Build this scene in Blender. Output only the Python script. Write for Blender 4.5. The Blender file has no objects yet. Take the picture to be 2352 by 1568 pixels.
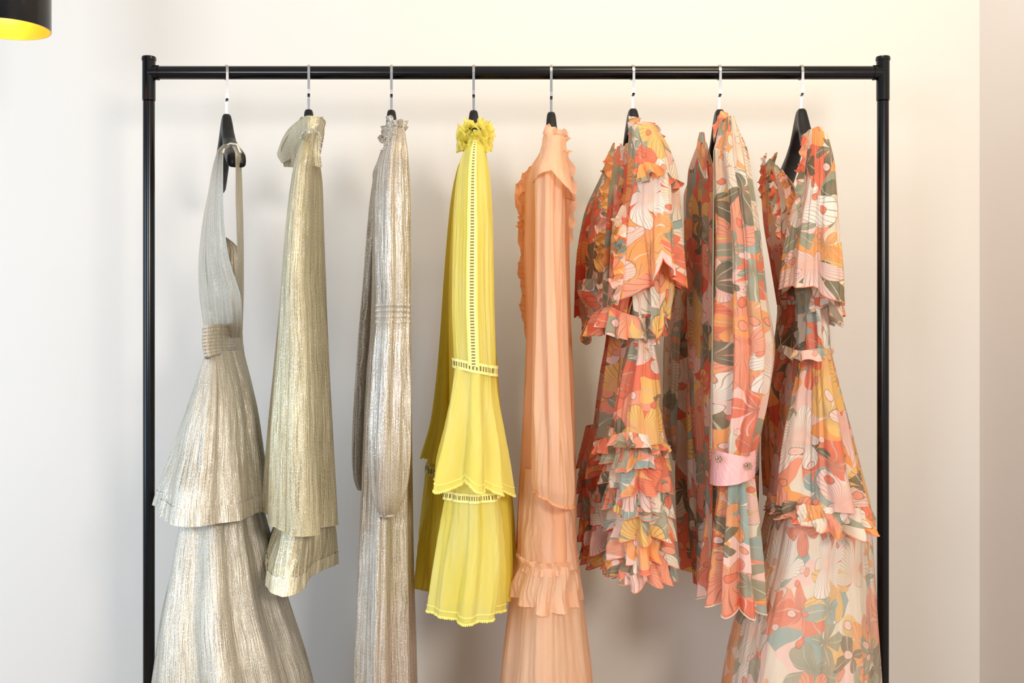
import bpy, math, numpy as np
from mathutils import Vector, Matrix
D=2.3; F=1125*D; ZC=1.178
def W(px,py,y=0.0):
    s=(D+y)/F
    return np.array([(px-1176)*s, y, ZC+(784-py)*s])
sc=bpy.context.scene
try:
    sc.view_settings.view_transform='Standard'; sc.view_settings.look='None'
except Exception: pass
COL=sc.collection
def lin(c):
    return tuple([((x/255)/12.92 if x/255<=0.04045 else ((x/255+0.055)/1.055)**2.4) for x in c])+(1.0,)
# ---------------------------------------------------------------- materials
class NT:
    def __init__(s,name):
        s.mat=bpy.data.materials.new(name); s.mat.use_nodes=True
        s.nt=s.mat.node_tree; s.nt.nodes.clear()
        s.out=s.nt.nodes.new('ShaderNodeOutputMaterial')
    def n(s,t,**k):
        a=s.nt.nodes.new(t)
        for q,v in k.items(): setattr(a,q,v)
        return a
    def put(s,sock,v):
        if v is None: return
        if isinstance(v,bpy.types.NodeSocket): s.nt.links.new(v,sock)
        else: sock.default_value=v
    def m(s,op,a,b=None,c=None,clamp=False):
        k=s.n('ShaderNodeMath',operation=op); k.use_clamp=clamp
        for i,v in enumerate((a,b,c)): s.put(k.inputs[i],v)
        return k.outputs[0]
    def v(s,op,a,b=None,c=None):
        k=s.n('ShaderNodeVectorMath',operation=op)
        for i,q in enumerate((a,b,c)): s.put(k.inputs[i],q)
        return k.outputs[0]
    def mix(s,f,a,b):
        k=s.n('ShaderNodeMix',data_type='RGBA'); s.put(k.inputs[0],f); s.put(k.inputs[6],a); s.put(k.inputs[7],b)
        return k.outputs[2]
    def ramp(s,f,stops,interp='LINEAR'):
        k=s.n('ShaderNodeValToRGB'); k.color_ramp.interpolation=interp
        e=k.color_ramp.elements
        while len(e)<len(stops): e.new(0.5)
        for i,(p,c) in enumerate(stops): e[i].position=p; e[i].color=c
        s.put(k.inputs[0],f); return k.outputs[0]
    def step(s,x,a,b):
        k=s.n('ShaderNodeMapRange',interpolation_type='SMOOTHSTEP'); s.put(k.inputs[0],x); s.put(k.inputs[1],a); s.put(k.inputs[2],b)
        return k.outputs[0]
    def noise(s,vec,scale,detail=2,rough=.5):
        k=s.n('ShaderNodeTexNoise'); s.put(k.inputs['Vector'],vec); k.inputs['Scale'].default_value=scale
        k.inputs['Detail'].default_value=detail; k.inputs['Roughness'].default_value=rough
        return k.outputs[0]
    def uv(s): return s.n('ShaderNodeTexCoord').outputs['UV']
    def obj(s): return s.n('ShaderNodeTexCoord').outputs['Object']
    def bump(s,h,strength,dist):
        k=s.n('ShaderNodeBump'); k.inputs['Strength'].default_value=strength; k.inputs['Distance'].default_value=dist
        s.put(k.inputs['Height'],h); return k.outputs[0]
    def pr(s,color,rough=.5,metal=0,normal=None,spec=.5,sheen=0,coat=0):
        k=s.n('ShaderNodeBsdfPrincipled')
        s.put(k.inputs['Base Color'],color); s.put(k.inputs['Roughness'],rough); s.put(k.inputs['Metallic'],metal)
        s.put(k.inputs['Normal'],normal); s.put(k.inputs['Specular IOR Level'],spec)
        k.inputs['Sheen Weight'].default_value=sheen; k.inputs['Coat Weight'].default_value=coat
        return k.outputs[0]
    def ms(s,f,a,b):
        k=s.n('ShaderNodeMixShader'); s.put(k.inputs[0],f); s.put(k.inputs[1],a); s.put(k.inputs[2],b); return k.outputs[0]
    def fin(s,sh): s.nt.links.new(sh,s.out.inputs[0]); return s.mat
def plain(name,c,rough=.5,metal=0,spec=.5,coat=0,bs=0,bscale=200):
    N=NT(name); o=N.obj()
    nz=N.noise(o,bscale,1)
    col=N.mix(N.m('MULTIPLY',nz,.12),lin(c),tuple(x*.8 for x in lin(c)[:3])+(1,))
    nm=N.bump(nz,bs,.001) if bs else None
    return N.fin(N.pr(col,rough,metal,nm,spec,0,coat))
def cloth(N,col,normal,trans,transp,rough=.75,spec=.15,sheen=0):
    p=N.pr(col,rough,0,normal,spec,sheen)
    t=N.n('ShaderNodeBsdfTranslucent'); N.put(t.inputs[0],col); N.put(t.inputs[1],normal)
    s=N.ms(trans,p,t.outputs[0])
    if transp:
        tr=N.n('ShaderNodeBsdfTransparent'); N.put(tr.inputs[0],(1,1,1,1))
        s=N.ms(transp,s,tr.outputs[0])
    return s
def chiffon(name,c,c2,trans=.35,transp=0,fine=1.0):
    N=NT(name); uv=N.uv()
    st=N.v('MULTIPLY',uv,(45,5,1)); nz=N.noise(st,1.0,2,.5)
    cr=N.noise(N.v('MULTIPLY',uv,(420,60,1)),1.0,1)
    col=N.mix(N.step(nz,.3,.7),lin(c),lin(c2))
    h=N.m('ADD',nz,N.m('MULTIPLY',cr,.10*fine))
    return N.fin(cloth(N,col,N.bump(h,.55,.0045),trans,transp,.6,.3))
def lurex(name,ca,cb,cg):
    N=NT(name); uv=N.uv()
    wv=N.noise(uv,22,1)
    cmb=N.n('ShaderNodeCombineXYZ'); sp=N.n('ShaderNodeSeparateXYZ'); N.put(sp.inputs[0],uv)
    ux=N.m('ADD',sp.outputs[0],N.m('MULTIPLY',wv,.006))
    N.put(cmb.inputs[0],ux); N.put(cmb.inputs[1],sp.outputs[1]); w=cmb.outputs[0]
    a=N.noise(N.v('MULTIPLY',w,(600,9,1)),1.0,2,.6)
    col=N.mix(N.step(a,.30,.6),lin(cb),lin(ca))
    sn=N.n('ShaderNodeTexNoise'); N.put(sn.inputs['Vector'],N.v('MULTIPLY',w,(1050,340,1))); sn.inputs['Scale'].default_value=1; sn.inputs['Detail'].default_value=0
    sc_=N.n('ShaderNodeSeparateColor'); N.put(sc_.inputs[0],sn.outputs[1])
    spk=N.step(sc_.outputs[0],.61,.70); spg=N.step(sc_.outputs[1],.60,.70)
    col=N.mix(N.m('MULTIPLY',spk,.85),col,lin((255,254,250)))
    col=N.mix(N.m('MULTIPLY',spg,.65),col,lin(cg))
    nm=N.bump(a,.85,.0023)
    met=N.m('ADD',.26,N.m('MULTIPLY',spk,.4))
    return N.fin(N.pr(col,.33,met,nm,.55,0))
LINE=lin((96,82,68))
def floral(name,seed,base,warm=0.0,transp=0,lineamt=.85,soft=.05):
    N=NT(name); uv0=N.uv()
    k=N.n('ShaderNodeTexNoise'); N.put(k.inputs['Vector'],uv0); k.inputs['Scale'].default_value=13; k.inputs['Detail'].default_value=1
    sv=N.n('ShaderNodeVectorMath',operation='SCALE'); N.put(sv.inputs[0],N.v('SUBTRACT',k.outputs[1],(.5,.5,.5))); sv.inputs['Scale'].default_value=.05
    uv=N.v('ADD',uv0,sv.outputs[0])
    C=dict(coral=(238,114,80),red=(228,94,66),org=(250,166,92),mus=(246,196,108),pink=(250,210,196),cream=(240,226,202),sage=(150,157,132),teal=(144,174,166),olive=(104,103,78),sal=(246,156,124),white=(250,240,226))
    L=lambda q: lin(C[q])
    def pal(names):
        n=len(names); return [(i/n,L(q)) for i,q in enumerate(names)]
    vb=N.n('ShaderNodeTexVoronoi',voronoi_dimensions='2D'); N.put(vb.inputs['Vector'],N.v('ADD',uv,(seed*.77,seed*.31,0))); vb.inputs['Scale'].default_value=17
    sb=N.n('ShaderNodeSeparateColor'); N.put(sb.inputs[0],vb.outputs['Color'])
    col=N.ramp(sb.outputs[0],pal(base),'CONSTANT')
    def layer(col,s,off,n,R,c0,e,palette,thr,veins,vk,outl,lc=LINE,asym=.3):
        vec=N.v('MULTIPLY_ADD',uv,(s,s,0),(off[0]+seed*5.3,off[1]+seed*2.9,0))
        v=N.n('ShaderNodeTexVoronoi',voronoi_dimensions='2D'); N.put(v.inputs['Vector'],vec); v.inputs['Scale'].default_value=1; v.inputs['Randomness'].default_value=.8
        d=N.v('SUBTRACT',vec,v.outputs['Position']); sp=N.n('ShaderNodeSeparateXYZ'); N.put(sp.inputs[0],d)
        ln=N.n('ShaderNodeVectorMath',operation='LENGTH'); N.put(ln.inputs[0],d); r=ln.outputs['Value']
        cs=N.n('ShaderNodeSeparateColor'); N.put(cs.inputs[0],v.outputs['Color'])
        a=N.m('ADD',N.m('ARCTAN2',sp.outputs[1],sp.outputs[0]),N.m('MULTIPLY',cs.outputs[2],6.28))
        p=N.m('POWER',N.m('ABSOLUTE',N.m('COSINE',N.m('MULTIPLY',a,n/2))),e)
        sz=N.m('ADD',.75,N.m('MULTIPLY',cs.outputs[1],.45))
        Rr=N.m('MULTIPLY',N.m('MULTIPLY_ADD',p,R*(1-c0),R*c0),sz)
        Rr=N.m('MULTIPLY',Rr,N.m('ADD',.95,N.m('MULTIPLY',N.m('SINE',N.m('ADD',a,1.0)),asym)))
        dd=N.m('SUBTRACT',Rr,r)
        pres=N.m('GREATER_THAN',cs.outputs[1],thr)
        mask=N.m('MULTIPLY',N.step(dd,0,.012),pres)
        c=N.ramp(cs.outputs[0],pal(palette),'CONSTANT')
        c=N.mix(N.m('MULTIPLY',N.step(r,R*.5,0.0),.4),c,L('sal') if lc is LINE else L('olive'))
        col=N.mix(N.m('MULTIPLY',mask,.93),col,c)
        if veins:
            ve=N.step(N.m('COSINE',N.m('MULTIPLY',a,float(n*veins))),vk,min(.999,vk+.12))
            ve=N.m('MULTIPLY',ve,N.step(r,.02,.10))
            col=N.mix(N.m('MULTIPLY',N.m('MULTIPLY',ve,mask),lineamt*.7),col,lc)
        if outl:
            o=N.m('MULTIPLY',N.m('SUBTRACT',1.0,N.step(N.m('ABSOLUTE',dd),outl*.4,outl)),pres)
            col=N.mix(N.m('MULTIPLY',o,.7*lineamt),col,lc)
        return col
    col=layer(col,9.6,(1.3,4.1),3,.68,.1,.8,['sage','org','sal','coral','olive','mus','teal','sage'],.12,3,.93,0,lin((200,196,176)),.3)
    col=layer(col,8.8,(7.7,2.2),5,.62,.12,.6,['cream','pink','white','org','sal','cream','mus','coral'],.25,9,.86,.009,LINE,.5)
    col=layer(col,12.8,(3.1,9.4),4,.58,.04,1.0,['olive','coral','sage','org','olive','teal','sage'],.42,2,.95,0,L('cream'),.4)
    col=layer(col,7.6,(2.6,6.5),5,.54,.16,.55,['white','mus','pink','cream','sal','white'],.5,10,.84,.008,LINE,.5)
    col=layer(col,38,(1.9,5.5),1,.26,.95,1,['sal','coral','pink'],.82,0,0,.04,LINE,0)
    if soft: col=N.mix(soft,col,lin((244,224,202)))
    wc=N.noise(uv0,28,2); col=N.mix(N.m('MULTIPLY',N.step(wc,.35,.75),.15),col,lin((250,196,156)))
    nz=N.noise(N.v('MULTIPLY',uv0,(50,6,1)),1.0,2,.5)
    return N.fin(cloth(N,col,N.bump(nz,.6,.006),.25,transp,.6,.25))
def ladder(name,c,cd):
    N=NT(name); sp=N.n('ShaderNodeSeparateXYZ'); N.put(sp.inputs[0],N.uv())
    fr=N.m('FRACT',N.m('DIVIDE',sp.outputs[1],.0056))
    a=N.m('LESS_THAN',fr,.5); b=N.m('LESS_THAN',N.m('ABSOLUTE',N.m('SUBTRACT',sp.outputs[0],.5)),.24)
    ms=N.m('MULTIPLY',a,b)
    col=N.mix(ms,lin(c),lin(cd))  # slots are closed; dark colour paints the shaded inside seen through them
    return N.fin(N.pr(col,.7,0,None,.2))
SIL=lurex('lurex_silver',(216,210,194),(146,139,122),(200,170,114))
SAGE=lurex('lurex_sage_gold',(214,205,170),(148,140,106),(206,178,112))
TAUPE=lurex('lurex_taupe',(210,202,190),(140,129,113),(196,165,120))
YEL=chiffon('chiffon_yellow',(255,249,160),(255,244,126),.38,.12)
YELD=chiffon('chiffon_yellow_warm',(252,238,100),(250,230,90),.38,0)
PEA=chiffon('chiffon_peach',(255,220,186),(254,209,172),.38,.10)
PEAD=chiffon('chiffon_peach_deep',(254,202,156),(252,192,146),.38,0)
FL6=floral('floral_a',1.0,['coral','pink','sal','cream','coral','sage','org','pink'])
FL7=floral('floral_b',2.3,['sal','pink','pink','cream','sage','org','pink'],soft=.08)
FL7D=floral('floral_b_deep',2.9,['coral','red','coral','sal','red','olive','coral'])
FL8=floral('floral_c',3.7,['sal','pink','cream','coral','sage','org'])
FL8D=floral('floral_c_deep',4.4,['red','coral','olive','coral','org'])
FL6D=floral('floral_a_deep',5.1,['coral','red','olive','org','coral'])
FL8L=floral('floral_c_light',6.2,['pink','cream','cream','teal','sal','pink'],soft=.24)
LADY=ladder('ladder_lace_yellow_slot_shade',(255,244,160),(136,120,50))
PINKS=chiffon('satin_pink',(255,205,200),(250,190,188),.1,0)
BEAD=plain('beads_silver',(205,200,188),.25,.7)
JEWEL=plain('jewel_champagne',(190,160,120),.15,.7)
BLKP=plain('black_gloss_paint',(6,6,8),.2,0,.35,0)
BLKH=plain('hanger_black_matte',(20,20,22),.45,0,.35)
CHR=plain('hook_chrome',(190,190,192),.22,1)
YTRIM=plain('picot_yellow',(255,243,130),.7)
# ---------------------------------------------------------------- mesh helpers
def link(o,parent=None):
    COL.objects.link(o)
    if parent is not None:
        o.parent=parent; o.matrix_parent_inverse=Matrix.Translation(parent.location).inverted()
    return o
def empty(name,loc):
    e=bpy.data.objects.new(name,None); e.empty_display_size=.05; e.location=Vector(loc); COL.objects.link(e); return e
def grid(name,P,mat,parent,UV=None,closed=False,smooth=True):
    nv,nu=P.shape[:2]
    idx=np.arange(nv*nu).reshape(nv,nu)
    if closed: idx=np.concatenate([idx,idx[:,:1]],1)
    a=idx[:-1,:-1].ravel(); b=idx[:-1,1:].ravel(); c=idx[1:,1:].ravel(); d=idx[1:,:-1].ravel()
    Fc=np.stack([a,b,c,d],1)
    me=bpy.data.meshes.new(name); me.from_pydata(P.reshape(-1,3).tolist(),[],Fc.tolist())
    if UV is not None:
        U=UV
        j=np.arange(U.shape[0]*U.shape[1]).reshape(U.shape[:2])
        uu=np.stack([j[:-1,:-1].ravel(),j[:-1,1:].ravel(),j[1:,1:].ravel(),j[1:,:-1].ravel()],1).ravel()
        lay=me.uv_layers.new(name='UVMap'); lay.data.foreach_set('uv',U.reshape(-1,2)[uu].ravel().astype(np.float32))
    me.materials.append(mat)
    if smooth: me.polygons.foreach_set('use_smooth',[True]*len(me.polygons))
    me.update()
    return link(bpy.data.objects.new(name,me),parent)
def pchip(x,y,xn):
    x=np.asarray(x,float); y=np.asarray(y,float); h=np.diff(x); dl=np.diff(y)/h; n=len(x)
    if n==2: return np.interp(xn,x,y)
    m=np.zeros(n); m[0]=dl[0]; m[-1]=dl[-1]
    for i in range(1,n-1):
        if dl[i-1]*dl[i]>0:
            w1=2*h[i]+h[i-1]; w2=h[i]+2*h[i-1]; m[i]=(w1+w2)/(w1/dl[i-1]+w2/dl[i])
    k=np.clip(np.searchsorted(x,xn)-1,0,n-2); t=(xn-x[k])/h[k]
    return (2*t**3-3*t**2+1)*y[k]+(t**3-2*t**2+t)*h[k]*m[k]+(-2*t**3+3*t**2)*y[k+1]+(t**3-t**2)*h[k]*m[k+1]
def foldn(U,T,seed,kmin,kmax,drift,nc=7):
    r=np.random.RandomState(seed); f=np.zeros_like(U); tot=0
    for i in range(nc):
        k=r.randint(kmin,kmax+1); w=r.uniform(.5,1)*(kmin/k)**.35; ph=r.uniform(0,6.28)
        dr=drift*r.uniform(-1,1)*T*3+drift*.5*np.sin(T*r.uniform(2,7)+r.uniform(0,6))
        x=2*np.pi*k*U+ph+dr
        f+=w*(.55*np.cos(x)+.45*(2*np.abs(np.cos(x/2))-1.27)); tot+=w*w
    return f/math.sqrt(tot)*1.35
SEED=[10]
def smooth1(x,n=9):
    p=np.pad(x,n//2,mode='edge'); return np.convolve(p,np.ones(n)/n,'valid')[:len(x)]
def loft(name,parent,mat,rows,amp=(.004,.01),k=(5,14),drift=1.0,hem=None,top=None,nu=260,nv=None,seed=None,ripple=0,crk=.0003,power=1.0,us=1.0):
    SEED[0]+=1; seed=seed or SEED[0]
    R=np.array(rows,float); py=R[:,0]; H=(py[-1]-py[0])/1125
    if nv is None: nv=int(max(24,min(240,H/.004)))
    t=np.linspace(0,1,nv); yy=py[0]+(py[-1]-py[0])*t
    xl=pchip(py,R[:,1],yy); xr=pchip(py,R[:,2],yy); yc=pchip(py,R[:,3],yy); hd=pchip(py,R[:,4],yy)
    s=(D+yc)/F; cx=((xl+xr)/2-1176)*s; hw=(xr-xl)/2*s; z=ZC+(784-yy)*(D+yc-.8*hd)/F
    A=np.interp(t,np.linspace(0,1,len(amp)),amp)
    mh,md=hw.mean(),hd.mean()
    a2=np.linspace(0,2*np.pi,2001)+np.pi/2
    ds=np.sqrt((mh*np.sin(a2))**2+(md*np.cos(a2))**2); cl=np.concatenate([[0],np.cumsum((ds[1:]+ds[:-1])/2*(a2[1]-a2[0]))]); circ=cl[-1]
    u=np.arange(nu)/nu; ang=np.interp(u*circ,cl,a2)
    Ug,Tg=np.meshgrid(u,t); An=np.broadcast_to(ang,Ug.shape)
    f=foldn(Ug,Tg,seed,k[0],k[1],drift)
    f2=foldn(Ug,Tg,seed+500,k[1]*2,k[1]*4,drift*2,5)
    d=A[:,None]*f*.75+A[:,None]*.08*f2 + crk*foldn(Ug,Tg*3,seed+900,20,60,4,6)
    ca,sa=np.cos(An),np.sin(An)
    HD=hd[:,None]
    for it in range(4):
        HW=hw[:,None]
        nx=ca*HD; ny=sa*HW; nl=np.sqrt(nx**2+ny**2)+1e-9
        dd=np.maximum(d,-HW*.8)
        X=cx[:,None]+HW*(np.sign(ca)*np.abs(ca)**power)+nx/nl*dd; Y=yc[:,None]+HD*(np.sign(sa)*np.abs(sa)**power)+ny/nl*dd
        if it==3: break
        px=1176+X*F/(D+Y); a_,b_=px.min(1),px.max(1)
        el=smooth1(xl-a_); er=smooth1(xr-b_)
        cx=cx+(el+er)/2*s; hw=np.maximum(hw+(er-el)/2*s,hw*.35)
    Z=np.broadcast_to(z[:,None],X.shape).copy()
    if hem is not None:
        hx=[q[0] for q in hem]; hy=[q[1] for q in hem]
        Z-= np.interp(ca[0],hx,hy)[None,:]/1125*(t[:,None]**2.2)
    if top is not None:
        hx=[q[0] for q in top]; hy=[q[1] for q in top]
        Z-= np.interp(ca[0],hx,hy)[None,:]/1125*((1-t[:,None])**2.2)
    if ripple: Z-= ripple*f*(t[:,None]**4)
    P=np.stack([X,Y,Z],2)
    uo=seed*.37%1
    uf=np.linspace(0,1,nu+1)*circ*us+uo; UV=np.zeros((nv,nu+1,2)); UV[:,:,0]=uf[None,:]; UV[:,:,1]=(z-z[0])[:,None]+seed*.61
    grid(name,P,mat,parent,UV,closed=True)
    return dict(P=P,C=np.stack([cx,yc,z],1),circ=circ,parent=parent)
def band(L,name,mat,t1,t2,off=.002,u0=0,u1=1,bulge=0,swap=False):
    P=L['P']; nv,nu=P.shape[:2]; i=np.linspace(t1*(nv-1),t2*(nv-1),8)
    i0=np.clip(np.floor(i).astype(int),0,nv-2); w=(i-i0)[:,None,None]
    Q=P[i0]*(1-w)+P[i0+1]*w; c=L['C'][i0]
    dv=Q-c[:,None,:]; dv[:,:,2]=0; dv/=(np.linalg.norm(dv,axis=2,keepdims=True)+1e-9)
    prof=np.sin(np.linspace(0,np.pi,8))[:,None,None]
    Q=Q+dv*(off+bulge*prof)
    j0,j1=int(u0*nu),int(u1*nu); closed=(u0==0 and u1==1)
    Q=Q[:,j0:j1]
    n=Q.shape[1]+(1 if closed else 0)
    UV=np.zeros((8,n,2)); UV[:,:,0]=np.linspace(0,1,8)[:,None]; UV[:,:,1]=np.linspace(0,L['circ']*(u1-u0),n)[None,:]
    if swap:
        UV[:,:,0]=np.linspace(0,L['circ']*(u1-u0),n)[None,:]; UV[:,:,1]=np.linspace(0,.03,8)[:,None]
    return grid(name,Q,mat,L['parent'],UV,closed=closed)
def bandv(L,name,mat,uc,half,off=.003,t1=0,t2=1):
    P=L['P']; nv,nu=P.shape[:2]; j=np.linspace((uc-half)*nu,(uc+half)*nu,7)
    P=P[int(t1*nv):max(int(t2*nv),2)]; nv=P.shape[0]
    j0=np.floor(j).astype(int); w=(j-j0)[None,:,None]
    Q=P[:,j0%nu]*(1-w)+P[:,(j0+1)%nu]*w; Q=Q.copy()
    mid=Q.mean(1,keepdims=True); Q[:,:,1]=mid[:,:,1]-off
    UV=np.zeros((nv,7,2)); UV[:,:,0]=np.linspace(0,1,7)[None,:]; UV[:,:,1]=(Q[:,:,2]-Q[0,0,2])
    return grid(name,Q,mat,L['parent'],UV)
def hempts(L,i=-1,u0=0,u1=1):
    p=L['P'][i]; n=len(p); return p[int(u0*n):int(u1*n)]
def tube(name,pts,r,mat,parent,closed=False,ns=8,flat=None):
    pts=np.asarray(pts,float); n=len(pts)
    tg=np.gradient(pts,axis=0)
    if closed: tg=(np.roll(pts,-1,0)-np.roll(pts,1,0))
    tg/=np.linalg.norm(tg,axis=1,keepdims=True)+1e-12
    ref=np.array([0,0,1.0]) if flat is None else np.array(flat,float)
    sd=np.cross(tg,ref); bad=np.linalg.norm(sd,axis=1)<.05
    sd[bad]=np.cross(tg[bad],np.array([1.0,.01,0]))
    sd/=np.linalg.norm(sd,axis=1,keepdims=True); up=np.cross(sd,tg)
    r=np.asarray(r,float)
    if r.ndim==0: r1=r2=np.full(n,float(r))
    elif r.shape==(2,): r1=np.full(n,r[0]); r2=np.full(n,r[1])
    else: r1=r2=r
    an=np.arange(ns)*2*np.pi/ns
    P=pts[:,None,:]+sd[:,None,:]*(np.cos(an)[None,:]*r1[:,None])[:,:,None]+up[:,None,:]*(np.sin(an)[None,:]*r2[:,None])[:,:,None]
    if closed: P=np.concatenate([P,P[:1]],0)
    return grid(name,P,mat,parent,None,closed=True)
def blobs(name,pts,r,mat,parent,seed=0,jit=0):
    rs=np.random.RandomState(seed); V=[];Fs=[]
    g=(1+5**.5)/2
    iv=np.array([(-1,g,0),(1,g,0),(-1,-g,0),(1,-g,0),(0,-1,g),(0,1,g),(0,-1,-g),(0,1,-g),(g,0,-1),(g,0,1),(-g,0,-1),(-g,0,1)],float); iv/=np.linalg.norm(iv[0])
    fc=np.array([(0,11,5),(0,5,1),(0,1,7),(0,7,10),(0,10,11),(1,5,9),(5,11,4),(11,10,2),(10,7,6),(7,1,8),(3,9,4),(3,4,2),(3,2,6),(3,6,8),(3,8,9),(4,9,5),(2,4,11),(6,2,10),(8,6,7),(9,8,1)])
    for p in pts:
        rr=r*rs.uniform(.75,1.25); q=np.asarray(p)+rs.normal(0,1,3)*jit
        Fs.extend((fc+len(V)*12).tolist()); V.append(iv*rr+q)
    me=bpy.data.meshes.new(name); me.from_pydata(np.concatenate(V).tolist(),[],Fs); me.materials.append(mat)
    me.polygons.foreach_set('use_smooth',[True]*len(me.polygons))
    return link(bpy.data.objects.new(name,me),parent)
def resample(p,n):
    p=np.asarray(p,float); d=np.concatenate([[0],np.cumsum(np.linalg.norm(np.diff(p,axis=0),axis=1))]); x=np.linspace(0,d[-1],n)
    return np.stack([pchip(d,p[:,i],x) for i in range(3)],1), d[-1]
def ruffle(name,parent,mat,path,width,dirv,waves,amp,seed=None,n=260,m=9,perp=(0,-1,0),curl=0.3):
    """gathered frill: path = list of (px,py,depth); dirv fixed vector or 'radial'"""
    SEED[0]+=1; seed=seed or SEED[0]; rs=np.random.RandomState(seed)
    closed=(abs(path[0][0]-path[-1][0])+abs(path[0][1]-path[-1][1]))<1e-3
    C,Ln=resample([W(*q) for q in path],n)
    s=np.linspace(0,1,n)
    tg=np.gradient(C,axis=0); tg/=np.linalg.norm(tg,axis=1,keepdims=True)
    if isinstance(dirv,str):
        cen=C.mean(0); dv=C-cen; dv/=np.linalg.norm(dv,axis=1,keepdims=True)+1e-9
    else:
        dv=np.tile(np.array(dirv,float),(n,1)); dv/=np.linalg.norm(dv,axis=1,keepdims=True)
    pp=np.cross(tg,dv); pp/=np.linalg.norm(pp,axis=1,keepdims=True)+1e-9
    q=np.array(perp,float)
    sg=np.sign((pp*q).sum(1)); sg[sg==0]=1; pp*=sg[:,None]
    ph=2*np.pi*waves*(s+.025*np.sin(s*9+rs.uniform(0,6))+.02*np.sin(s*23+rs.uniform(0,6)))
    am=amp*(1+.4*np.sin(s*17+rs.uniform(0,6)))
    wd=width*(1+.15*np.sin(s*31+rs.uniform(0,6))+.1*np.sin(s*13))
    if not closed:
        tp=np.minimum(1,np.minimum(s,1-s)/.12)**.6; wd=wd*(.15+.85*tp); am=am*tp
        curl=min(curl,.45)
    v=np.linspace(0,1,m)
    P=np.zeros((m,n,3))
    for i,vv in enumerate(v):
        P[i]=C+dv*(wd*vv)[:,None]+pp*(am*(vv**.8+.08)*np.sin(ph)+amp*.5*vv)[:,None]+tg*(am*curl*vv*np.sin(2*ph+.7))[:,None]
    UV=np.zeros((m,n,2)); UV[:,:,0]=(s*Ln*1.5)[None,:]+seed*.13; UV[:,:,1]=(v*width)[:,None]+seed*.29
    return grid(name,P,mat,parent,UV)
def ring(px,py,y,rx,ry,tilt=0,n=40):
    out=[]
    for i in range(n+1):
        a=2*math.pi*i/n
        out.append((px+rx*math.cos(a),py+tilt*math.cos(a),y+ry*math.sin(a)))
    return out
def sheet(name,parent,mat,rows,amp=(.002,.005),k=(3,8),drift=1.0,nu=120,nv=None,seed=None,bulge=0.02):
    """rows: py, xl, yl, xr, yr"""
    SEED[0]+=1; seed=seed or SEED[0]
    R=np.array(rows,float); py=R[:,0]
    H=(py[-1]-py[0])/1125; nv=nv or int(max(20,H/.004))
    t=np.linspace(0,1,nv); yy=py[0]+(py[-1]-py[0])*t
    q=[pchip(py,R[:,i],yy) for i in range(1,5)]
    A=np.array([W(a,b,c) for a,b,c in zip(q[0],yy,q[1])]); B=np.array([W(a,b,c) for a,b,c in zip(q[2],yy,q[3])])
    u=np.linspace(0,1,nu); U,T=np.meshgrid(u,t)
    P=A[:,None,:]*(1-u)[None,:,None]+B[:,None,:]*u[None,:,None]
    am=np.interp(t,np.linspace(0,1,len(amp)),amp)[:,None]
    f=foldn(U*.5,T,seed,k[0]*2,k[1]*2,drift)
    e=np.sin(np.pi*U)
    P[:,:,1]-= bulge*e+am*f*(.4+.6*e); P[:,:,0]+=am*.3*f*e
    UV=np.zeros((nv,nu,2)); wd=np.linalg.norm(A-B,axis=1).mean()
    UV[:,:,0]=U*wd*1.3+seed*.37%1; UV[:,:,1]=(P[:,:1,2]-P[0,0,2])+seed*.61
    return grid(name,P,mat,parent,UV)
def box(name,a,b,mat,parent=None,bev=0):
    x0,y0,z0=a;x1,y1,z1=b
    V=[(x0,y0,z0),(x1,y0,z0),(x1,y1,z0),(x0,y1,z0),(x0,y0,z1),(x1,y0,z1),(x1,y1,z1),(x0,y1,z1)]
    me=bpy.data.meshes.new(name); me.from_pydata(V,[],[(0,3,2,1),(4,5,6,7),(0,1,5,4),(1,2,6,5),(2,3,7,6),(3,0,4,7)]); me.materials.append(mat)
    o=link(bpy.data.objects.new(name,me),parent)
    if bev: m=o.modifiers.new('b','BEVEL'); m.width=bev; m.segments=3
    return o
def lathe(name,cx,cy,prof,mat,parent,ns=48):
    an=np.arange(ns)*2*np.pi/ns
    P=np.array([[(cx+r*math.cos(a),cy+r*math.sin(a),z) for a in an] for r,z in prof])
    o=grid(name,P,mat,parent,None,closed=True)
    m=o.modifiers.new('e','EDGE_SPLIT'); m.split_angle=math.radians(35)
    return o
# ---------------------------------------------------------------- room
def wallmat(name,c,c2):
    N=NT(name); o=N.obj(); nz=N.noise(o,1.2,1)
    return N.fin(N.pr(N.mix(nz,lin(c),lin(c2)),.85,0,None,.2))
WM=wallmat('wall_paint',(231,228,222),(233,229,223)); WM2=wallmat('wall_paint_side',(238,231,226),(236,230,225))
YB=.42; XR=1.129
box('wall_back',(-3.2,YB,0),(XR+.1,YB+.1,2.75),WM)
box('wall_right',(XR,-3.6,0),(XR+.1,YB,2.75),WM2)
FM=plain('floor_oak',(176,150,120),.4)
box('floor',(-3.2,-3.6,-.05),(XR+.1,YB+.1,0),FM)
box('ceiling',(-3.2,-3.6,2.75),(XR+.1,YB+.1,2.8),WM)
box('baseboard_back',(-3.2,YB-.015,0),(XR,YB,.09),WM)
box('baseboard_right',(XR-.015,-3.6,0),(XR,YB-.015,.09),WM)
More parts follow.
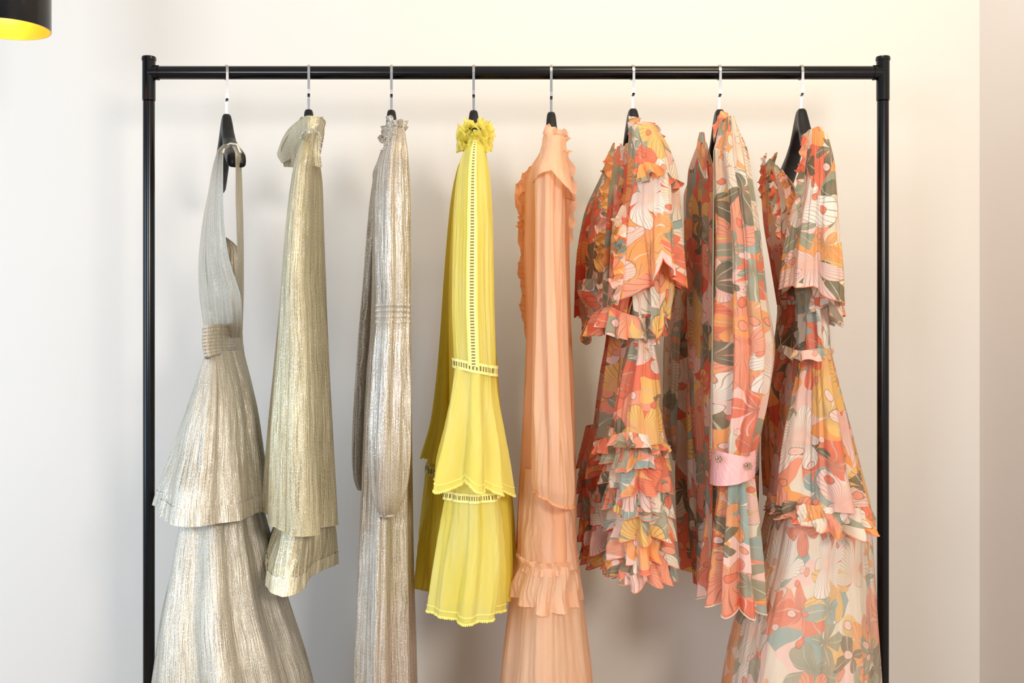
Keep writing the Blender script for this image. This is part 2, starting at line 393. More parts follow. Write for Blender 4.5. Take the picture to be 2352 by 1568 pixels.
# ---------------------------------------------------------------- rack
rack=empty('clothing_rack',(0,0,0))
zr=W(0,167)[2]; xL=W(342,0)[0]; xR_=W(2028,0)[0]; zt=W(0,136)[2]
tube('rail',[(xL,0,zr),(0,0,zr),(xR_,0,zr)],.0135,BLKP,rack,ns=32)
for i,x in enumerate((xL,xR_)):
    zs=W(0,232)[2]
    lathe('post_%d'%(i+1),x,0,[(.0118,.03),(.0118,zs-.001),(.0108,zs),(.0132,zs+.001),(.0132,zt-.003),(.0145,zt-.003),(.0147,zt+.002),(.0135,zt+.005),(.0005,zt+.006)],BLKP,rack)
    tube('clamp_%d'%(i+1),[(x+(.012 if i==0 else -.012),0,zr),(x+(.02 if i==0 else -.02),0,zr)],.0152,BLKP,rack,ns=32)
    tube('foot_%d'%(i+1),[(x,-.25,.0125),(x,0,.0125),(x,.25,.0125)],.0125,BLKP,rack,ns=20)
tube('base_bar',[(xL,0,.035),(0,0,.035),(xR_,0,.035)],.011,BLKP,rack,ns=20)
# ---------------------------------------------------------------- pendant lamp
yl=-.27; s=(D+yl)/F; lx=(14-1176)*s; lz=ZC+(784-67)*s; lr=97*s
lamp=empty('pendant_lamp',(lx,yl,lz))
Ng=NT('lamp_gold_inside'); GOLD=Ng.fin(Ng.pr(Ng.mix(Ng.noise(Ng.obj(),30),lin((255,196,90)),lin((250,180,70))),.35,.6))
lathe('shade',lx,yl,[(lr,lz),(lr,lz+.22),(lr*.96,lz+.225),(.012,lz+.228),(.012,lz+.26)],BLKP,lamp,64)
lathe('lining',lx,yl,[(lr,lz),(lr-.0025,lz),(lr-.003,lz+.2),(.01,lz+.21)],GOLD,lamp,64)
Nb=NT('bulb_glow'); em=Nb.n('ShaderNodeEmission'); em.inputs[0].default_value=(1,.72,.36,1); em.inputs[1].default_value=26
BULB=Nb.fin(em.outputs[0])
lathe('bulb',lx,yl,[(.001,lz+.055)]+[(.026*math.sin(a),lz+.081-.026*math.cos(a)) for a in np.linspace(.2,2.5,10)]+[(.013,lz+.13)],BULB,lamp,24)
lathe('socket',lx,yl,[(.014,lz+.125),(.016,lz+.2)],BLKP,lamp,24)
tube('cord',[(lx,yl,lz+.25),(lx,yl,2.4),(lx,yl,2.75)],.003,BLKP,lamp)
lathe('canopy',lx,yl,[(.05,2.75),(.05,2.73),(.003,2.725)],BLKP,lamp)
# ---------------------------------------------------------------- hangers
def hanger(px,dxn,neckpy=262,half=.165):
    x0=W(px,0)[0]; ntop=W(px,neckpy)[2]
    e=empty('clothes_hanger',(x0,0,zr+.0135))
    an=math.atan2(dxn,half); ax=np.array([math.sin(an),-math.cos(an),0]); nn=np.array([math.cos(an),math.sin(an),0])
    R=.0175; zc=zr+.0135-R+.0015; pts=[]
    C=np.array([x0,0,0])
    for a in np.linspace(math.pi+.5,0,26): pts.append(C+ax*R*math.cos(a)+np.array([0,0,zc+R*math.sin(a)]))
    zj=ntop+.026
    pts+= [C+ax*R+np.array([0,0,zj+.012]),C+ax*(R*.95)+np.array([0,0,zj+.004]),C+ax*(R*.6)+np.array([0,0,zj+.001]),C+ax*.001+np.array([0,0,zj]),C+np.array([0,0,zj-.003]),C+np.array([0,0,ntop-.01])]
    P=np.array(pts); tg=np.gradient(P,axis=0); tg/=np.linalg.norm(tg,axis=1,keepdims=True)
    up=np.cross(tg,nn); up/=np.linalg.norm(up,axis=1,keepdims=True)
    w,h=.0026,.0011
    Q=np.stack([P+nn*w*a+up*h*b for a,b in ((1,1),(-1,1),(-1,-1),(1,-1))],1)
    grid('hook',Q,CHR,e,None,closed=True,smooth=False)
    zn=ntop; q=half/.2
    ss=[0,.008,.014,.02,.035,.06*q,.1*q,.15*q,.185*q,.2*q,.203*q]
    zt_=[0,0,-.003,-.012,-.035,-.058,-.077,-.092,-.104,-.112,-.125]
    zb_=[-.045,-.046,-.048,-.052,-.064,-.083,-.104,-.125,-.136,-.138,-.130]
    wn=[.0095,.0095,.0097,.0105,.012,.0135,.015,.0165,.0175,.0165,.010]
    S=np.linspace(-.203*q,.203*q,81); aS=np.abs(S)
    ZT=np.interp(aS,ss,zt_)+zn; ZB=np.interp(aS,ss,zb_)+zn; WN=np.interp(aS,ss,wn)
    an2=np.arange(16)*2*np.pi/16; c=np.sign(np.cos(an2))*np.abs(np.cos(an2))**.55; s_=np.sign(np.sin(an2))*np.abs(np.sin(an2))**.55
    P=C[None,None,:]+ax[None,None,:]*S[:,None,None]+nn[None,None,:]*(WN[:,None]*c[None,:])[:,:,None]
    P=np.array(np.broadcast_to(P,(81,16,3))); P[:,:,2]+=((ZT+ZB)/2)[:,None]+((ZT-ZB)/2)[:,None]*s_[None,:]
    grid('body',P,BLKH,e,None,closed=True)
    for i in (0,-1):
        me=bpy.data.meshes.new('cap'); me.from_pydata(P[i].tolist(),[],[tuple(range(16))]); me.materials.append(BLKH); link(bpy.data.objects.new('cap',me),e)
HP=[(520,.072,262,.2),(709,.03,252,.16),(899,.018,253,.16),(1088,.004,254,.15),(1266,-.003,258,.16),(1453,.006,250,.16),(1652,-.007,252,.16),(1840,-.010,250,.18)]
for h in HP: hanger(*h)
def G(name,i): return empty(name,(W(HP[i][0],0)[0],0,W(0,HP[i][2])[2]-.05))
# ================================================================= garment 1
g=G('silver_halter_gown',0)
sheet('bodice_front',g,SIL,[(335,512,-.19,530,-.205),(350,500,-.17,514,-.205),(385,488,-.08,513,-.2),(440,478,.0,513,-.195),(500,466,.03,515,-.195),(560,458,.04,521,-.195),(610,454,.04,531,-.19),(650,455,.04,544,-.185),(680,457,.04,553,-.18),(710,461,.04,556,-.165),(740,466,.03,556,-.13),(775,470,.03,554,-.08)],amp=(.001,.004,.005,.002),k=(3,7))
sheet('strap_right',g,SIL,[(335,532,-.205,550,-.2),(352,540,-.214,553,-.2),(385,541,-.21,555,-.17),(440,541,-.205,557,-.15),(520,543,-.195,559,-.12),(590,545,-.175,560,-.1),(650,540,-.14,560,-.07),(770,535,-.06,557,-.03)],amp=(.0005,.001),bulge=.002,nu=40)
tube('strap_loop',[W(513,352,-.205),W(518,336,-.205),W(530,330,-.205),W(545,332,-.205),W(553,352,-.205)],(.006,.0022),SIL,g)
sheet('bodice_back',g,SIL,[(545,514,.0,520,.0),(556,512,.0,535,.0),(572,510,.0,549,.0),(600,500,.0,556,.0),(660,500,.0,556,.0),(760,480,.0,556,.0)],amp=(.001,.002),bulge=0)
Lw=loft('waistband',g,SIL,[(744,466,556,-.07,.13),(785,465,557,-.07,.13),(826,471,561,-.07,.13)],amp=(.0012,.0012),top=[(-1,10),(1,-2)],hem=[(-1,0),(1,-12)],power=.55)
for j in range(9): band(Lw,'pleat',SIL,j/9,(j+.92)/9,.0008,bulge=.0014,swap=True)
L=loft('peplum',g,SIL,[(805,474,559,-.05,.12),(860,455,572,-.05,.13),(950,425,592,-.05,.15),(1050,394,606,-.05,.17),(1130,368,617,-.05,.19),(1195,352,625,-.05,.2)],amp=(.001,.004,.007,.009),k=(6,14),drift=.5,hem=[(-1,-22),(-.5,0),(0,6),(1,4)],nu=420)
band(L,'hem_band',SIL,.90,1.0,.0025,swap=True); tube('seam',hempts(L,int(len(L['P'])*.9)),.0008,SIL,g,closed=True)
loft('skirt',g,SIL,[(1120,430,590,-.03,.13),(1200,412,608,-.03,.15),(1300,395,632,-.03,.17),(1400,378,655,-.03,.19),(1568,356,702,-.03,.22),(1750,335,745,-.03,.25),(1980,320,790,-.03,.27)],amp=(.006,.012,.018,.022),k=(4,11),drift=.5,nu=420)
# ================================================================= garment 2
g=G('sage_gold_cape_dress',1)
A=[W(*q) for q in [(642,368,.02),(650,374,-.04),(672,362,-.09),(694,345,-.14),(712,336,-.17),(728,334,-.15),(736,336,-.1),(734,330,-.04)]]
B=[W(*q) for q in [(637,352,.05),(650,318,.0),(668,292,-.06),(692,274,-.12),(715,267,-.17),(735,268,-.17),(746,277,-.12),(742,300,-.06)]]
A,_=resample(A,80); B,_=resample(B,80); v=np.linspace(0,1,14)
P=np.array([A*(1-q)+B*q+np.array([0,-.012*math.sin(q*3.14),0]) for q in v]); UV=np.zeros((14,80,2)); UV[:,:,0]=np.linspace(0,.3,80)[None,:]; UV[:,:,1]=(v*.06)[:,None]
grid('collar_flare',P,SAGE,g,UV); tube('collar_edge',B,.0012,SAGE,g)
sheet('collar_inner',g,SAGE,[(268,692,-.1,742,-.1),(300,668,-.07,745,-.08),(345,645,-.03,738,-.08),(383,652,0,730,-.08)],amp=(.001,.001),bulge=-.01)
sheet('collar_lower',g,SAGE,[(312,690,-.185,735,-.18),(350,668,-.14,736,-.18),(384,668,-.12,740,-.175)],amp=(.001,.001),bulge=.025)
cp,_=resample([W(*q) for q in [(690,318,-.2),(700,302,-.205),(716,297,-.21),(730,304,-.21),(737,322,-.205),(735,345,-.2)]],50)
blobs('bead_trim',cp,.0018,BEAD,g,3,.001)
L=loft('cape',g,SAGE,[(318,696,726,-.15,.05),(345,684,734,-.15,.07),(400,671,741,-.12,.11),(500,658,744,-.1,.13),(650,646,749,-.08,.15),(800,633,755,-.07,.15),(1000,615,765,-.06,.16),(1215,599,777,-.05,.17)],amp=(.002,.006,.012,.016,.02),k=(3,7),drift=.3,hem=[(-1,-18),(-.4,-4),(.1,8),(1,14)],nu=420)
tube('cape_hem',hempts(L),.0008,SAGE,g,closed=True)
L=loft('skirt',g,SAGE,[(1100,650,755,-.04,.1),(1210,634,768,-.04,.11),(1280,616,775,-.04,.12),(1335,609,776,-.04,.13)],amp=(.008,.012,.014),k=(3,8),drift=.5,hem=[(-1,-34),(-.5,5),(0,22),(.6,14),(1,-8)],nu=360)
SHEER=lurex('lurex_sheer_hem',(228,218,186),(180,170,136),(212,192,142))
band(L,'hem_sheer',SHEER,.86,1.0,.002,swap=True); tube('hem_edge',hempts(L),.001,SAGE,g,closed=True)
# ================================================================= garment 3
g=G('silver_long_sleeve_gown',2)
loft('far_sleeve',g,TAUPE,[(345,875,895,.06,.03),(380,862,898,.09,.05),(450,850,890,.12,.06),(650,833,880,.15,.06),(850,817,872,.17,.06),(1050,808,860,.17,.06),(1100,812,850,.17,.04),(1126,820,846,.17,.02)],amp=(.003,.006,.008,.004),k=(4,10))
loft('body',g,TAUPE,[(320,890,920,0,.05),(355,872,930,0,.1),(400,856,938,0,.15),(560,855,942,0,.15),(720,852,943,0,.13),(900,840,945,0,.14),(1150,829,948,0,.16),(1350,820,951,0,.18),(1568,812,957,0,.2),(1980,800,966,0,.22)],amp=(.004,.006,.012,.014,.016),k=(5,13),drift=.4,nu=420)
L=loft('near_sleeve',g,TAUPE,[(292,895,930,-.13,.03),(330,882,936,-.15,.05),(380,868,940,-.16,.055),(460,861,943,-.16,.06),(600,861,944,-.16,.06),(690,864,943,-.16,.055),(722,864,942,-.16,.052),(760,861,943,-.16,.06),(900,851,945,-.16,.065),(1040,845,944,-.16,.07),(1120,849,938,-.16,.06),(1165,861,922,-.16,.045),(1188,874,905,-.16,.022),(1192,880,898,-.16,.014)],amp=(.002,.004,.002,.004,.006,.006,.001),k=(5,12),drift=.7,nu=360)
for j in range(4): band(L,'smocking',TAUPE,.448+j*.0135,.448+j*.0135+.012,.0003,bulge=.0013,swap=True)
tube('cuff',[W(*q) for q in ring(889,1184,-.16,18,.025)],.003,TAUPE,g)
for j in range(5):
    ruffle('neck_frill',g,TAUPE,ring(912-j*5,290+j*11,-.12+.01*j,19-j*.5,.035,tilt=6),.013,(.1 if j%2 else -.2,-.25,.8),9,.006,perp=(1,0,0))
rs=np.random.RandomState(5)
blobs('neck_beads',[W(908+rs.normal(0,7)-.3*q,284+q,-.185-.01*rs.rand()) for q in rs.uniform(0,60,80)],.0015,BEAD,g,4,.001)
# ================================================================= garment 4
g=G('yellow_ruffled_maxi_dress',3)
loft('far_sleeve',g,YELD,[(345,1072,1084,.06,.02),(385,1050,1080,.1,.04),(450,1036,1075,.13,.05),(600,1022,1065,.15,.05),(800,1008,1060,.16,.06),(960,990,1060,.17,.06),(1055,964,1065,.17,.08)],amp=(.003,.008,.014),k=(4,11),ripple=.004)
L=loft('far_sleeve_flare',g,YELD,[(1040,985,1060,.16,.06),(1090,978,1065,.16,.08),(1200,966,1075,.16,.09),(1362,950,1080,.16,.1)],amp=(.008,.014),k=(4,11)); band(L,'lace',LADY,.10,.17,.003); tube('edge',hempts(L),.0018,YTRIM,g,closed=True)
loft('body',g,YELD,[(330,1080,1104,.0,.05),(370,1058,1120,.0,.1),(420,1045,1126,0,.13),(700,1030,1135,0,.12),(900,1032,1146,0,.13),(1150,1040,1176,0,.14),(1300,1035,1186,0,.15),(1385,1030,1188,0,.16)],amp=(.004,.008,.014),k=(5,12))
L=loft('near_sleeve',g,YEL,[(325,1076,1110,-.15,.03),(350,1062,1118,-.16,.045),(400,1049,1126,-.165,.05),(500,1041,1132,-.165,.055),(700,1038,1136,-.165,.055),(835,1042,1139,-.165,.055),(855,1043,1139,-.165,.055)],amp=(.001,.004,.006,.005,.002),k=(3,7),hem=[(-1,-10),(1,10)],drift=.5)
bandv(L,'ladder_lace_v',LADY,.5,.022,.006,0,.975)
for sgn in (-1,1): bandv(L,'lace_edge',YTRIM,.5+sgn*.026,.005,.0075,0,.975)
band(L,'ladder_lace_h',LADY,.955,1.0,.004)
L=loft('flare_upper',g,YEL,[(846,1045,1139,-.165,.055),(900,1038,1144,-.165,.06),(980,1022,1158,-.165,.07),(1060,1003,1174,-.165,.08),(1115,995,1184,-.165,.09)],amp=(.004,.007,.012,.016),k=(4,9),drift=.4,hem=[(-1,-8),(-.4,10),(0,-12),(.4,6),(1,22)],ripple=.006,top=[(-1,-8),(1,12)],nu=360)
def picot(L,r=.0021,step=.0042,i=-1):
    p=np.concatenate([hempts(L,i),hempts(L,i)[:1]]); d=np.concatenate([[0],np.cumsum(np.linalg.norm(np.diff(p,axis=0),axis=1))]); x=np.arange(0,d[-1],step)
    q=np.stack([np.interp(x,d,p[:,k]) for k in range(3)],1); q[:,2]-=.002
    blobs('picot_trim',q,r,YTRIM,L['parent'],1); tube('hem_cord',p[:-1],.0014,YTRIM,L['parent'],closed=True)
    p2=hempts(L,-4).copy(); tube('hem_cord_upper',p2,.0011,YTRIM,L['parent'],closed=True)
picot(L)
L=loft('flare_lower',g,YEL,[(1100,1030,1142,-.14,.06),(1140,1023,1146,-.14,.07),(1220,1009,1157,-.14,.075),(1320,993,1163,-.14,.08),(1420,979,1163,-.14,.085)],amp=(.005,.009,.012,.014),k=(4,9),drift=.4,hem=[(-1,-4),(0,6),(1,0)],nu=360)
band(L,'ladder_lace_low',LADY,.10,.165,.004); picot(L)
for j,(pxx,pyy,rx,w) in enumerate([(1091,322,18,.020),(1091,310,16,.024),(1092,298,13,.022),(1092,340,20,.017),(1092,292,10,.014)]):
    ruffle('neck_frill',g,YEL,ring(pxx,pyy,-.14,rx,.03),w,'radial',8+j,.010,perp=(0,0,1),curl=.9)
loft('neck_stand',g,YEL,[(284,1078,1106,-.14,.03),(340,1070,1112,-.15,.04)],amp=(.002,.002))
tube('neck_binding',[W(*q) for q in ring(1092,297,-.15,14,.035)],.003,BLKH,g)
# ================================================================= garment 5
g=G('peach_ruffled_gown',4)
loft('body',g,PEAD,[(345,1240,1296,.0,.07),(380,1216,1305,.0,.12),(420,1204,1310,0,.14),(560,1203,1308,0,.14),(750,1209,1312,0,.13),(900,1204,1319,0,.13),(1100,1194,1323,0,.14),(1300,1184,1326,0,.16)],amp=(.004,.006,.010,.010),k=(5,12),drift=.4)
L=loft('front_skirt',g,PEA,[(1080,1205,1318,-.08,.07),(1200,1197,1322,-.08,.08),(1310,1188,1328,-.08,.09)],amp=(.004,.006),k=(4,9))
L=loft('tier_ruffle',g,PEA,[(1300,1186,1328,-.06,.12),(1350,1175,1334,-.06,.13),(1405,1166,1342,-.06,.14)],amp=(.004,.007,.008),k=(9,20),ripple=.001,hem=[(-1,-22),(0,0),(1,-8)],nu=480); tube('tier_edge',hempts(L),.001,PEA,g,closed=True)
loft('tier_header',g,PEA,[(1288,1182,1330,-.06,.125),(1304,1188,1327,-.06,.12),(1318,1183,1331,-.06,.123)],amp=(.006,.001,.006),k=(20,42),nu=520)
loft('skirt_low',g,PEA,[(1360,1178,1335,-.03,.15),(1450,1168,1345,-.03,.17),(1568,1155,1358,-.03,.19),(1980,1130,1385,-.03,.22)],amp=(.006,.009,.014),k=(5,14),drift=.4,nu=420)
L=loft('near_sleeve',g,PEA,[(350,1236,1296,-.14,.04),(420,1228,1298,-.16,.05),(520,1229,1298,-.165,.055),(700,1226,1303,-.165,.055),(900,1222,1310,-.165,.06),(1050,1220,1318,-.165,.065),(1120,1220,1320,-.165,.06),(1155,1226,1316,-.165,.045)],amp=(.003,.007,.013,.016,.009),k=(4,8),drift=.6,hem=[(-1,-18),(0,2),(1,16)],nu=320)
tube('cuff',hempts(L),.0035,PEAD,g,closed=True)
L=loft('shoulder_cap',g,PEA,[(312,1248,1300,-.14,.04),(350,1238,1302,-.15,.05),(400,1226,1313,-.16,.065),(425,1224,1320,-.16,.075)],amp=(.001,.002,.003),k=(3,7),hem=[(-1,-20),(-.2,-30),(.5,4),(1,22)]); tube('cap_edge',hempts(L),.001,PEA,g,closed=True)
ruffle('side_frill_left',g,PEAD,[(1222,380,-.02),(1206,430,.0),(1208,500,.0),(1214,580,.0),(1216,660,0),(1217,730,0),(1218,785,0)],.020,(-1,-.2,0),11,.009,n=600,curl=.5)
ruffle('side_frill_left2',g,PEAD,[(1220,395,-.04),(1204,460,-.03),(1208,540,-.03),(1214,640,-.03)],.016,(-1,-.6,0),7,.008,n=500,curl=.5)
ruffle('side_frill_right',g,PEA,[(1298,350,-.16),(1306,400,-.14),(1310,450,-.12),(1306,500,-.1),(1308,560,-.1)],.013,(1,-.3,0),5,.006,n=400,curl=.5)
for j,(pyy,rx,w) in enumerate([(312,22,.016),(325,25,.016),(340,27,.012)]):
    ruffle('neck_frill',g,PEA,ring(1268+j*2,pyy,-.13,rx,.04,tilt=4),w,(.25,-.2,.6 if j<2 else -.3),9,.005,perp=(1,0,0))
sheet('neck_point',g,PEA,[(288,1256,-.12,1264,-.12),(320,1246,-.15,1285,-.15),(350,1242,-.16,1300,-.16)],amp=(.001,.003))
# ================================================================= garment 6
g=G('floral_tiered_ruffle_dress',5)
def tiers(prefix,mat,specs,yc,hd,amp,k,nu=420):
    for i,(y0,y1,a0,b0,a1,b1) in enumerate(specs):
        L=loft('%s_%d'%(prefix,i+1),g,mat,[(y0,a0,b0,yc,hd*.85),((y0+y1)/2,(a0+a1)/2,(b0+b1)/2,yc,hd*.95),(y1,a1,b1,yc,hd*1.05)],amp=(amp*.25,amp*.7,amp),k=k,ripple=.004,drift=.6,nu=nu,hem=[(-1,-10),(-.3,6),(.4,-5),(1,8)])
        tube('edge',hempts(L),.0009,mat,g,closed=True)
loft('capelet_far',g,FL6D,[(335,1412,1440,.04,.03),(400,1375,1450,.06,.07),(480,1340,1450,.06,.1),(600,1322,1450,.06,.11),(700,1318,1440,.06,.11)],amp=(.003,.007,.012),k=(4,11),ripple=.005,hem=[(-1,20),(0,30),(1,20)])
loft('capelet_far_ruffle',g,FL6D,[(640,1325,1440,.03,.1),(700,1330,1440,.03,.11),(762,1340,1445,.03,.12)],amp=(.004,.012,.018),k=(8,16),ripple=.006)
loft('body_upper',g,FL6,[(420,1400,1500,0,.1),(600,1400,1520,0,.12),(770,1392,1500,0,.1),(860,1378,1515,0,.11),(1010,1360,1525,0,.13)],amp=(.004,.01,.012),k=(5,12),drift=.5)
sheet('front_panel',g,FL6,[(330,1436,-.12,1458,-.17),(420,1420,-.08,1475,-.18),(520,1405,-.08,1480,-.19),(620,1400,-.08,1480,-.19),(700,1395,-.1,1450,-.19),(745,1382,-.1,1440,-.19)],amp=(.003,.01),k=(3,8))
loft('near_sleeve',g,FL6,[(600,1440,1500,-.16,.05),(780,1440,1503,-.16,.05),(860,1425,1515,-.15,.06),(960,1408,1522,-.15,.07),(1020,1400,1528,-.15,.08)],amp=(.005,.008,.01),k=(4,9),drift=.5)
L=loft('capelet_near',g,FL6,[(285,1444,1508,-.15,.04),(335,1442,1538,-.16,.055),(400,1440,1558,-.16,.07),(480,1430,1565,-.16,.08),(560,1424,1572,-.16,.09),(640,1420,1580,-.16,.1)],amp=(.001,.006,.012,.018),k=(4,9),hem=[(-1,32),(-.3,20),(.2,-40),(.5,-10),(1,10)],ripple=.006,drift=.6,nu=360); tube('edge',hempts(L),.001,FL6D,g,closed=True)
L=loft('capelet_near_under',g,FL6,[(480,1432,1545,-.13,.07),(580,1425,1558,-.13,.085),(700,1425,1540,-.13,.1)],amp=(.005,.012,.02),k=(6,14),hem=[(-1,10),(-.4,30),(.2,80),(.45,30),(1,22)],ripple=.008); tube('edge',hempts(L),.001,FL6D,g,closed=True)
ruffle('yoke_ruffle',g,FL6D,[(1452,392,-.22),(1485,372,-.235),(1520,385,-.22),(1548,420,-.2)],.03,(.25,-.25,-1),7,.012,n=300)
ruffle('yoke_ruffle2',g,FL6,[(1440,470,-.2),(1438,560,-.23),(1432,640,-.24),(1420,700,-.24)],.025,(-1,-.4,-.2),9,.012,n=360,curl=.8)
ruffle('placket_frill',g,FL6D,[(1412,330,-.06),(1408,380,-.08),(1398,440,-.09),(1392,520,-.1),(1385,620,-.1),(1384,700,-.1)],.02,(-1,-.5,0),14,.009,n=500,curl=.8)
ruffle('placket_frill2',g,FL6,[(1424,330,-.1),(1424,400,-.1),(1410,470,-.11),(1404,560,-.11),(1398,660,-.12)],.018,(1,-.6,0),13,.009,n=500,curl=.8)
ruffle('waist_ruffle',g,FL6,[(1345,735,-.02),(1370,715,-.14),(1400,705,-.2),(1440,720,-.22),(1480,730,-.2),(1530,720,-.1)],.045,(0,-.1,-1),11,.013,n=500,curl=.7)
for j in range(3):
    ruffle('neck_frill',g,FL6,ring(1474,302+j*10-j*j,-.12,26+j*3,.04,tilt=8),.018,(.1,-.2,1 if j<2 else .3),8,.008,perp=(1,0,0))
xl=[(985,1090,1345,1470,1322,1480),(1060,1150,1335,1475,1322,1480),(1125,1205,1332,1475,1322,1480),(1180,1262,1335,1480,1325,1485),(1240,1310,1340,1480,1330,1490)]
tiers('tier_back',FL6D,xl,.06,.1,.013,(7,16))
xn=[(985,1075,1395,1520,1366,1543),(1050,1130,1395,1525,1372,1550),(1105,1185,1400,1530,1378,1552),(1160,1240,1402,1535,1384,1556),(1215,1295,1405,1540,1385,1560),(1270,1342,1405,1540,1378,1560)]
tiers('tier',FL6,xn,-.12,.10,.014,(6,15))
ruffle('tier_head',g,FL6,[(1368,1012,-.1),(1400,1002,-.2),(1440,992,-.24),(1490,1000,-.22),(1535,1020,-.12)],.028,(0,-.3,-1),10,.01,n=400,curl=.8)
# ================================================================= garment 7
g=G('floral_long_sleeve_shirt_dress',6)
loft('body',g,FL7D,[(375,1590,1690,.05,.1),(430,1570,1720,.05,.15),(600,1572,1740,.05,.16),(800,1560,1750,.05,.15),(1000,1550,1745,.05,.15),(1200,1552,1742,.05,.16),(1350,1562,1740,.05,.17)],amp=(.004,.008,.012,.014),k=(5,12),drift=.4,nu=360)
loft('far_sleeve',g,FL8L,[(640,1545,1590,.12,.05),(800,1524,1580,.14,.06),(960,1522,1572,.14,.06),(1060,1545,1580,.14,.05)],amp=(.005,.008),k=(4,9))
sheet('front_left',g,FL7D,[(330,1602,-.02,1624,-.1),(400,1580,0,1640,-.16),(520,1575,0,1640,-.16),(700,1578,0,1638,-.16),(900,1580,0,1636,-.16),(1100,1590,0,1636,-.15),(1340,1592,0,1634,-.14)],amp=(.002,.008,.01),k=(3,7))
sheet('collar_left',g,FL7D,[(304,1606,.0,1618,-.03),(340,1600,-.04,1622,-.1),(380,1606,-.1,1624,-.14),(410,1618,-.14,1626,-.15)],amp=(.0005,.0005),bulge=.005)
tube('placket_edge',[W(1640,345,-.18),W(1638,500,-.19),W(1636,800,-.19),W(1634,1030,-.19)],.0016,FL7D,g)
L=loft('near_sleeve',g,FL7,[(268,1652,1686,-.12,.05),(300,1645,1700,-.14,.06),(345,1638,1718,-.155,.06),(420,1640,1730,-.165,.065),(520,1643,1746,-.165,.07),(680,1640,1763,-.165,.075),(800,1634,1780,-.165,.08),(900,1632,1768,-.165,.075),(1000,1632,1748,-.165,.065),(1045,1636,1738,-.165,.055)],amp=(.001,.007,.011,.014,.009),k=(4,9),drift=.6,nu=360)
L=loft('cuff',g,PINKS,[(1036,1636,1738,-.165,.06),(1075,1632,1736,-.165,.06),(1108,1630,1734,-.165,.058)],amp=(.001,.0015),k=(2,4),hem=[(-1,10),(0,2),(1,-12)],top=[(-1,0),(0,8),(1,-4)],nu=200)
for (bx,by) in [(1652,1054),(1719,1070)]:
    c=W(bx,by,-.228); pts=[c]+[c+np.array([.0055*math.cos(a),-.001,.0055*math.sin(a)]) for a in np.arange(7)*2*math.pi/7]
    blobs('jewel_button',pts,.0028,JEWEL,g,2); blobs('jewel_crystals',[p+np.array([0,-.002,0]) for p in pts],.0016,BEAD,g,2)
L=loft('skirt_front',g,FL7,[(1080,1638,1732,-.13,.06),(1200,1622,1746,-.13,.07),(1300,1608,1756,-.13,.08),(1402,1598,1762,-.13,.09)],amp=(.006,.010,.014,.016),k=(5,12),drift=.3,ripple=.005,hem=[(-1,-10),(0,5),(1,5)]); tube('edge',hempts(L),.0014,FL7,g,closed=True)
ruffle('neck_collar',g,FL7,[(1640,330,-.15),(1650,290,-.15),(1668,272,-.14),(1686,285,-.12)],.014,(-.5,-.3,.8),3,.003)
# ================================================================= garment 8
g=G('floral_capelet_maxi_dress',7)
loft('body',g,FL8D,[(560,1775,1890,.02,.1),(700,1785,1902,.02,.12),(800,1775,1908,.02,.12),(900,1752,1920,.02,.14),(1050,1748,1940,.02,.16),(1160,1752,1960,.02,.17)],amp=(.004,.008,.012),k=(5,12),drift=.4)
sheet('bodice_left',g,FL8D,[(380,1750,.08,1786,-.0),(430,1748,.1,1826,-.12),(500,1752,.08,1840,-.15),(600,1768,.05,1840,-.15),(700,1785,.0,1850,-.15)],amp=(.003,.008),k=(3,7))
ruffle('neck_frill',g,FL8D,[(1786,352,.02),(1778,385,.0),(1786,430,-.08),(1792,480,-.14),(1795,560,-.15)],.020,(-1,-.4,.2),11,.01,n=500,curl=.8)
ruffle('neck_frill2',g,FL8D,[(1782,400,-.02),(1798,430,-.08),(1806,470,-.12),(1810,510,-.15)],.016,(.8,-.5,.2),8,.008,n=400,curl=.8)
ruffle('neck_frill3',g,FL8D,[(1762,352,.08),(1754,400,.08),(1752,460,.08)],.012,(-1,-.4,.2),6,.006,n=200,curl=.8)
ruffle('placket',g,FL8D,[(1860,300,-.16),(1852,360,-.2),(1845,430,-.22),(1838,500,-.23)],.016,(-1,-.3,0),9,.006,n=300,curl=.8)
loft('waist_sleeve',g,FL8,[(640,1826,1905,-.14,.06),(740,1832,1903,-.14,.06),(790,1832,1903,-.14,.055),(812,1828,1908,-.14,.06)],amp=(.006,.008,.004),k=(5,12))
ruffle('waist_tie',g,FL8L,[(1800,792,-.12),(1840,805,-.2),(1880,800,-.21),(1912,800,-.15)],.02,(0,-.1,-1),4,.005)
L=loft('capelet',g,FL8,[(292,1852,1884,-.15,.04),(320,1846,1905,-.16,.055),(400,1836,1921,-.165,.065),(500,1812,1927,-.165,.08),(600,1796,1938,-.165,.09),(690,1788,1942,-.165,.1)],amp=(.001,.005,.012,.017),k=(4,9),hem=[(-1,-35),(-.2,-10),(.3,-5),(1,22)],ripple=.006,drift=.6,nu=360); tube('edge',hempts(L),.001,FL8D,g,closed=True)
L=loft('capelet_under',g,FL8L,[(600,1830,1925,-.13,.08),(680,1832,1932,-.13,.09),(740,1830,1938,-.13,.1)],amp=(.005,.012),k=(5,12),hem=[(-1,-35),(1,5)],ripple=.006)
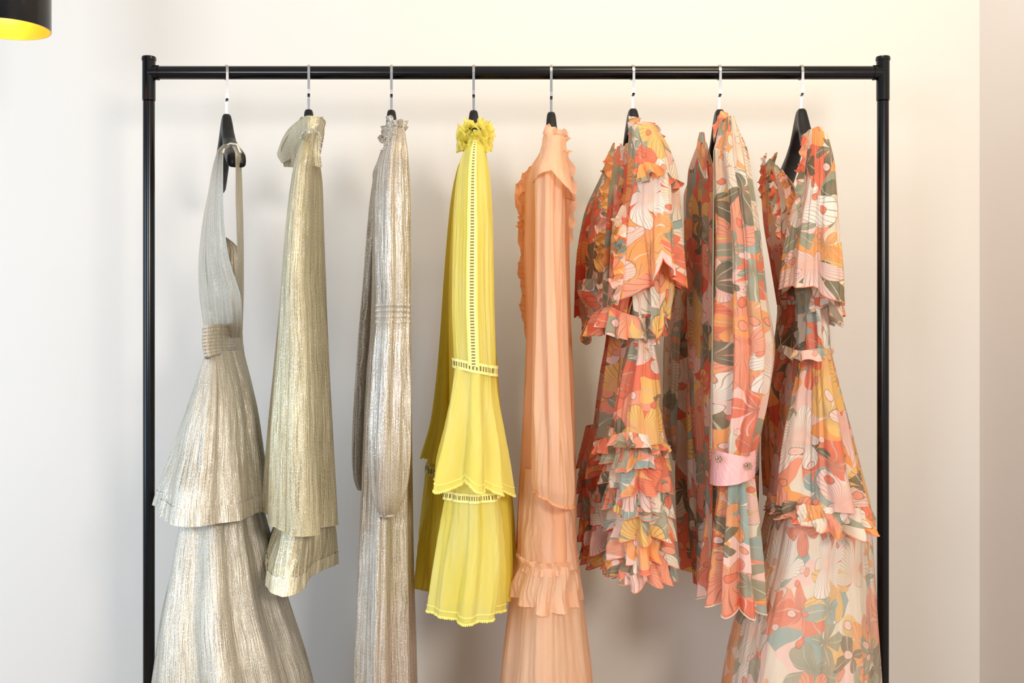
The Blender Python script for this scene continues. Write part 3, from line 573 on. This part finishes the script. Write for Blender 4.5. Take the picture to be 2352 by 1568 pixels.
L=loft('skirt_upper',g,FL8,[(800,1830,1908,-.12,.07),(860,1815,1922,-.12,.08),(950,1795,1945,-.12,.10),(1050,1778,1970,-.12,.11),(1170,1762,2000,-.12,.13)],amp=(.002,.008,.014,.017),k=(5,12),drift=.3,nu=360)
L=loft('skirt_ruffle',g,FL8,[(1155,1764,1998,-.12,.13),(1190,1758,2008,-.12,.14),(1222,1755,2018,-.12,.145)],amp=(.006,.01,.014),k=(10,24),ripple=.003,nu=520,hem=[(-1,-22),(0,5),(1,-6)],top=[(-1,0),(1,10)]); tube('edge',hempts(L),.0011,FL8D,g,closed=True)
loft('skirt_lower',g,FL8L,[(1170,1765,1998,-.09,.12),(1300,1735,2008,-.09,.13),(1420,1700,2015,-.09,.15),(1568,1668,2025,-.09,.17),(1980,1620,2045,-.09,.2)],amp=(.006,.010,.014),k=(4,10),drift=.3,nu=420)
# ---------------------------------------------------------------- lights
w=bpy.data.worlds.new('World'); sc.world=w; w.use_nodes=True
bg=w.node_tree.nodes['Background']; bg.inputs[0].default_value=(.80,.88,1.0,1); bg.inputs[1].default_value=.52
def area(name,loc,tgt,size,energy,c,sy=None):
    l=bpy.data.lights.new(name,'AREA'); l.size=size; l.energy=energy; l.color=c
    if sy: l.shape='RECTANGLE'; l.size_y=sy
    o=bpy.data.objects.new(name,l); o.location=loc; o.rotation_euler=(Vector(tgt)-Vector(loc)).to_track_quat('-Z','Y').to_euler(); COL.objects.link(o)
area('key_warm',(.9,-3.0,1.7),(-.3,.2,1.15),.45,37,(1,.91,.82))
area('window_cool',(-1.1,-3.0,1.5),(-.1,.2,1.1),.7,26,(.86,.92,1.0))
area('window_side',(-2.6,-1.2,1.2),(-.9,.4,.9),1.2,26,(.54,.76,1.0))
area('ceiling_warm',(.4,-.7,2.65),(.35,.4,1.95),.5,11,(1,.79,.48))
# ---------------------------------------------------------------- camera
cd=bpy.data.cameras.new('camera'); cam=bpy.data.objects.new('camera',cd); COL.objects.link(cam)
cam.location=(0,-D,ZC); cam.rotation_euler=(math.pi/2,0,0); cd.sensor_width=36; cd.lens=F/2352*36; cd.clip_start=.02
sc.camera=cam
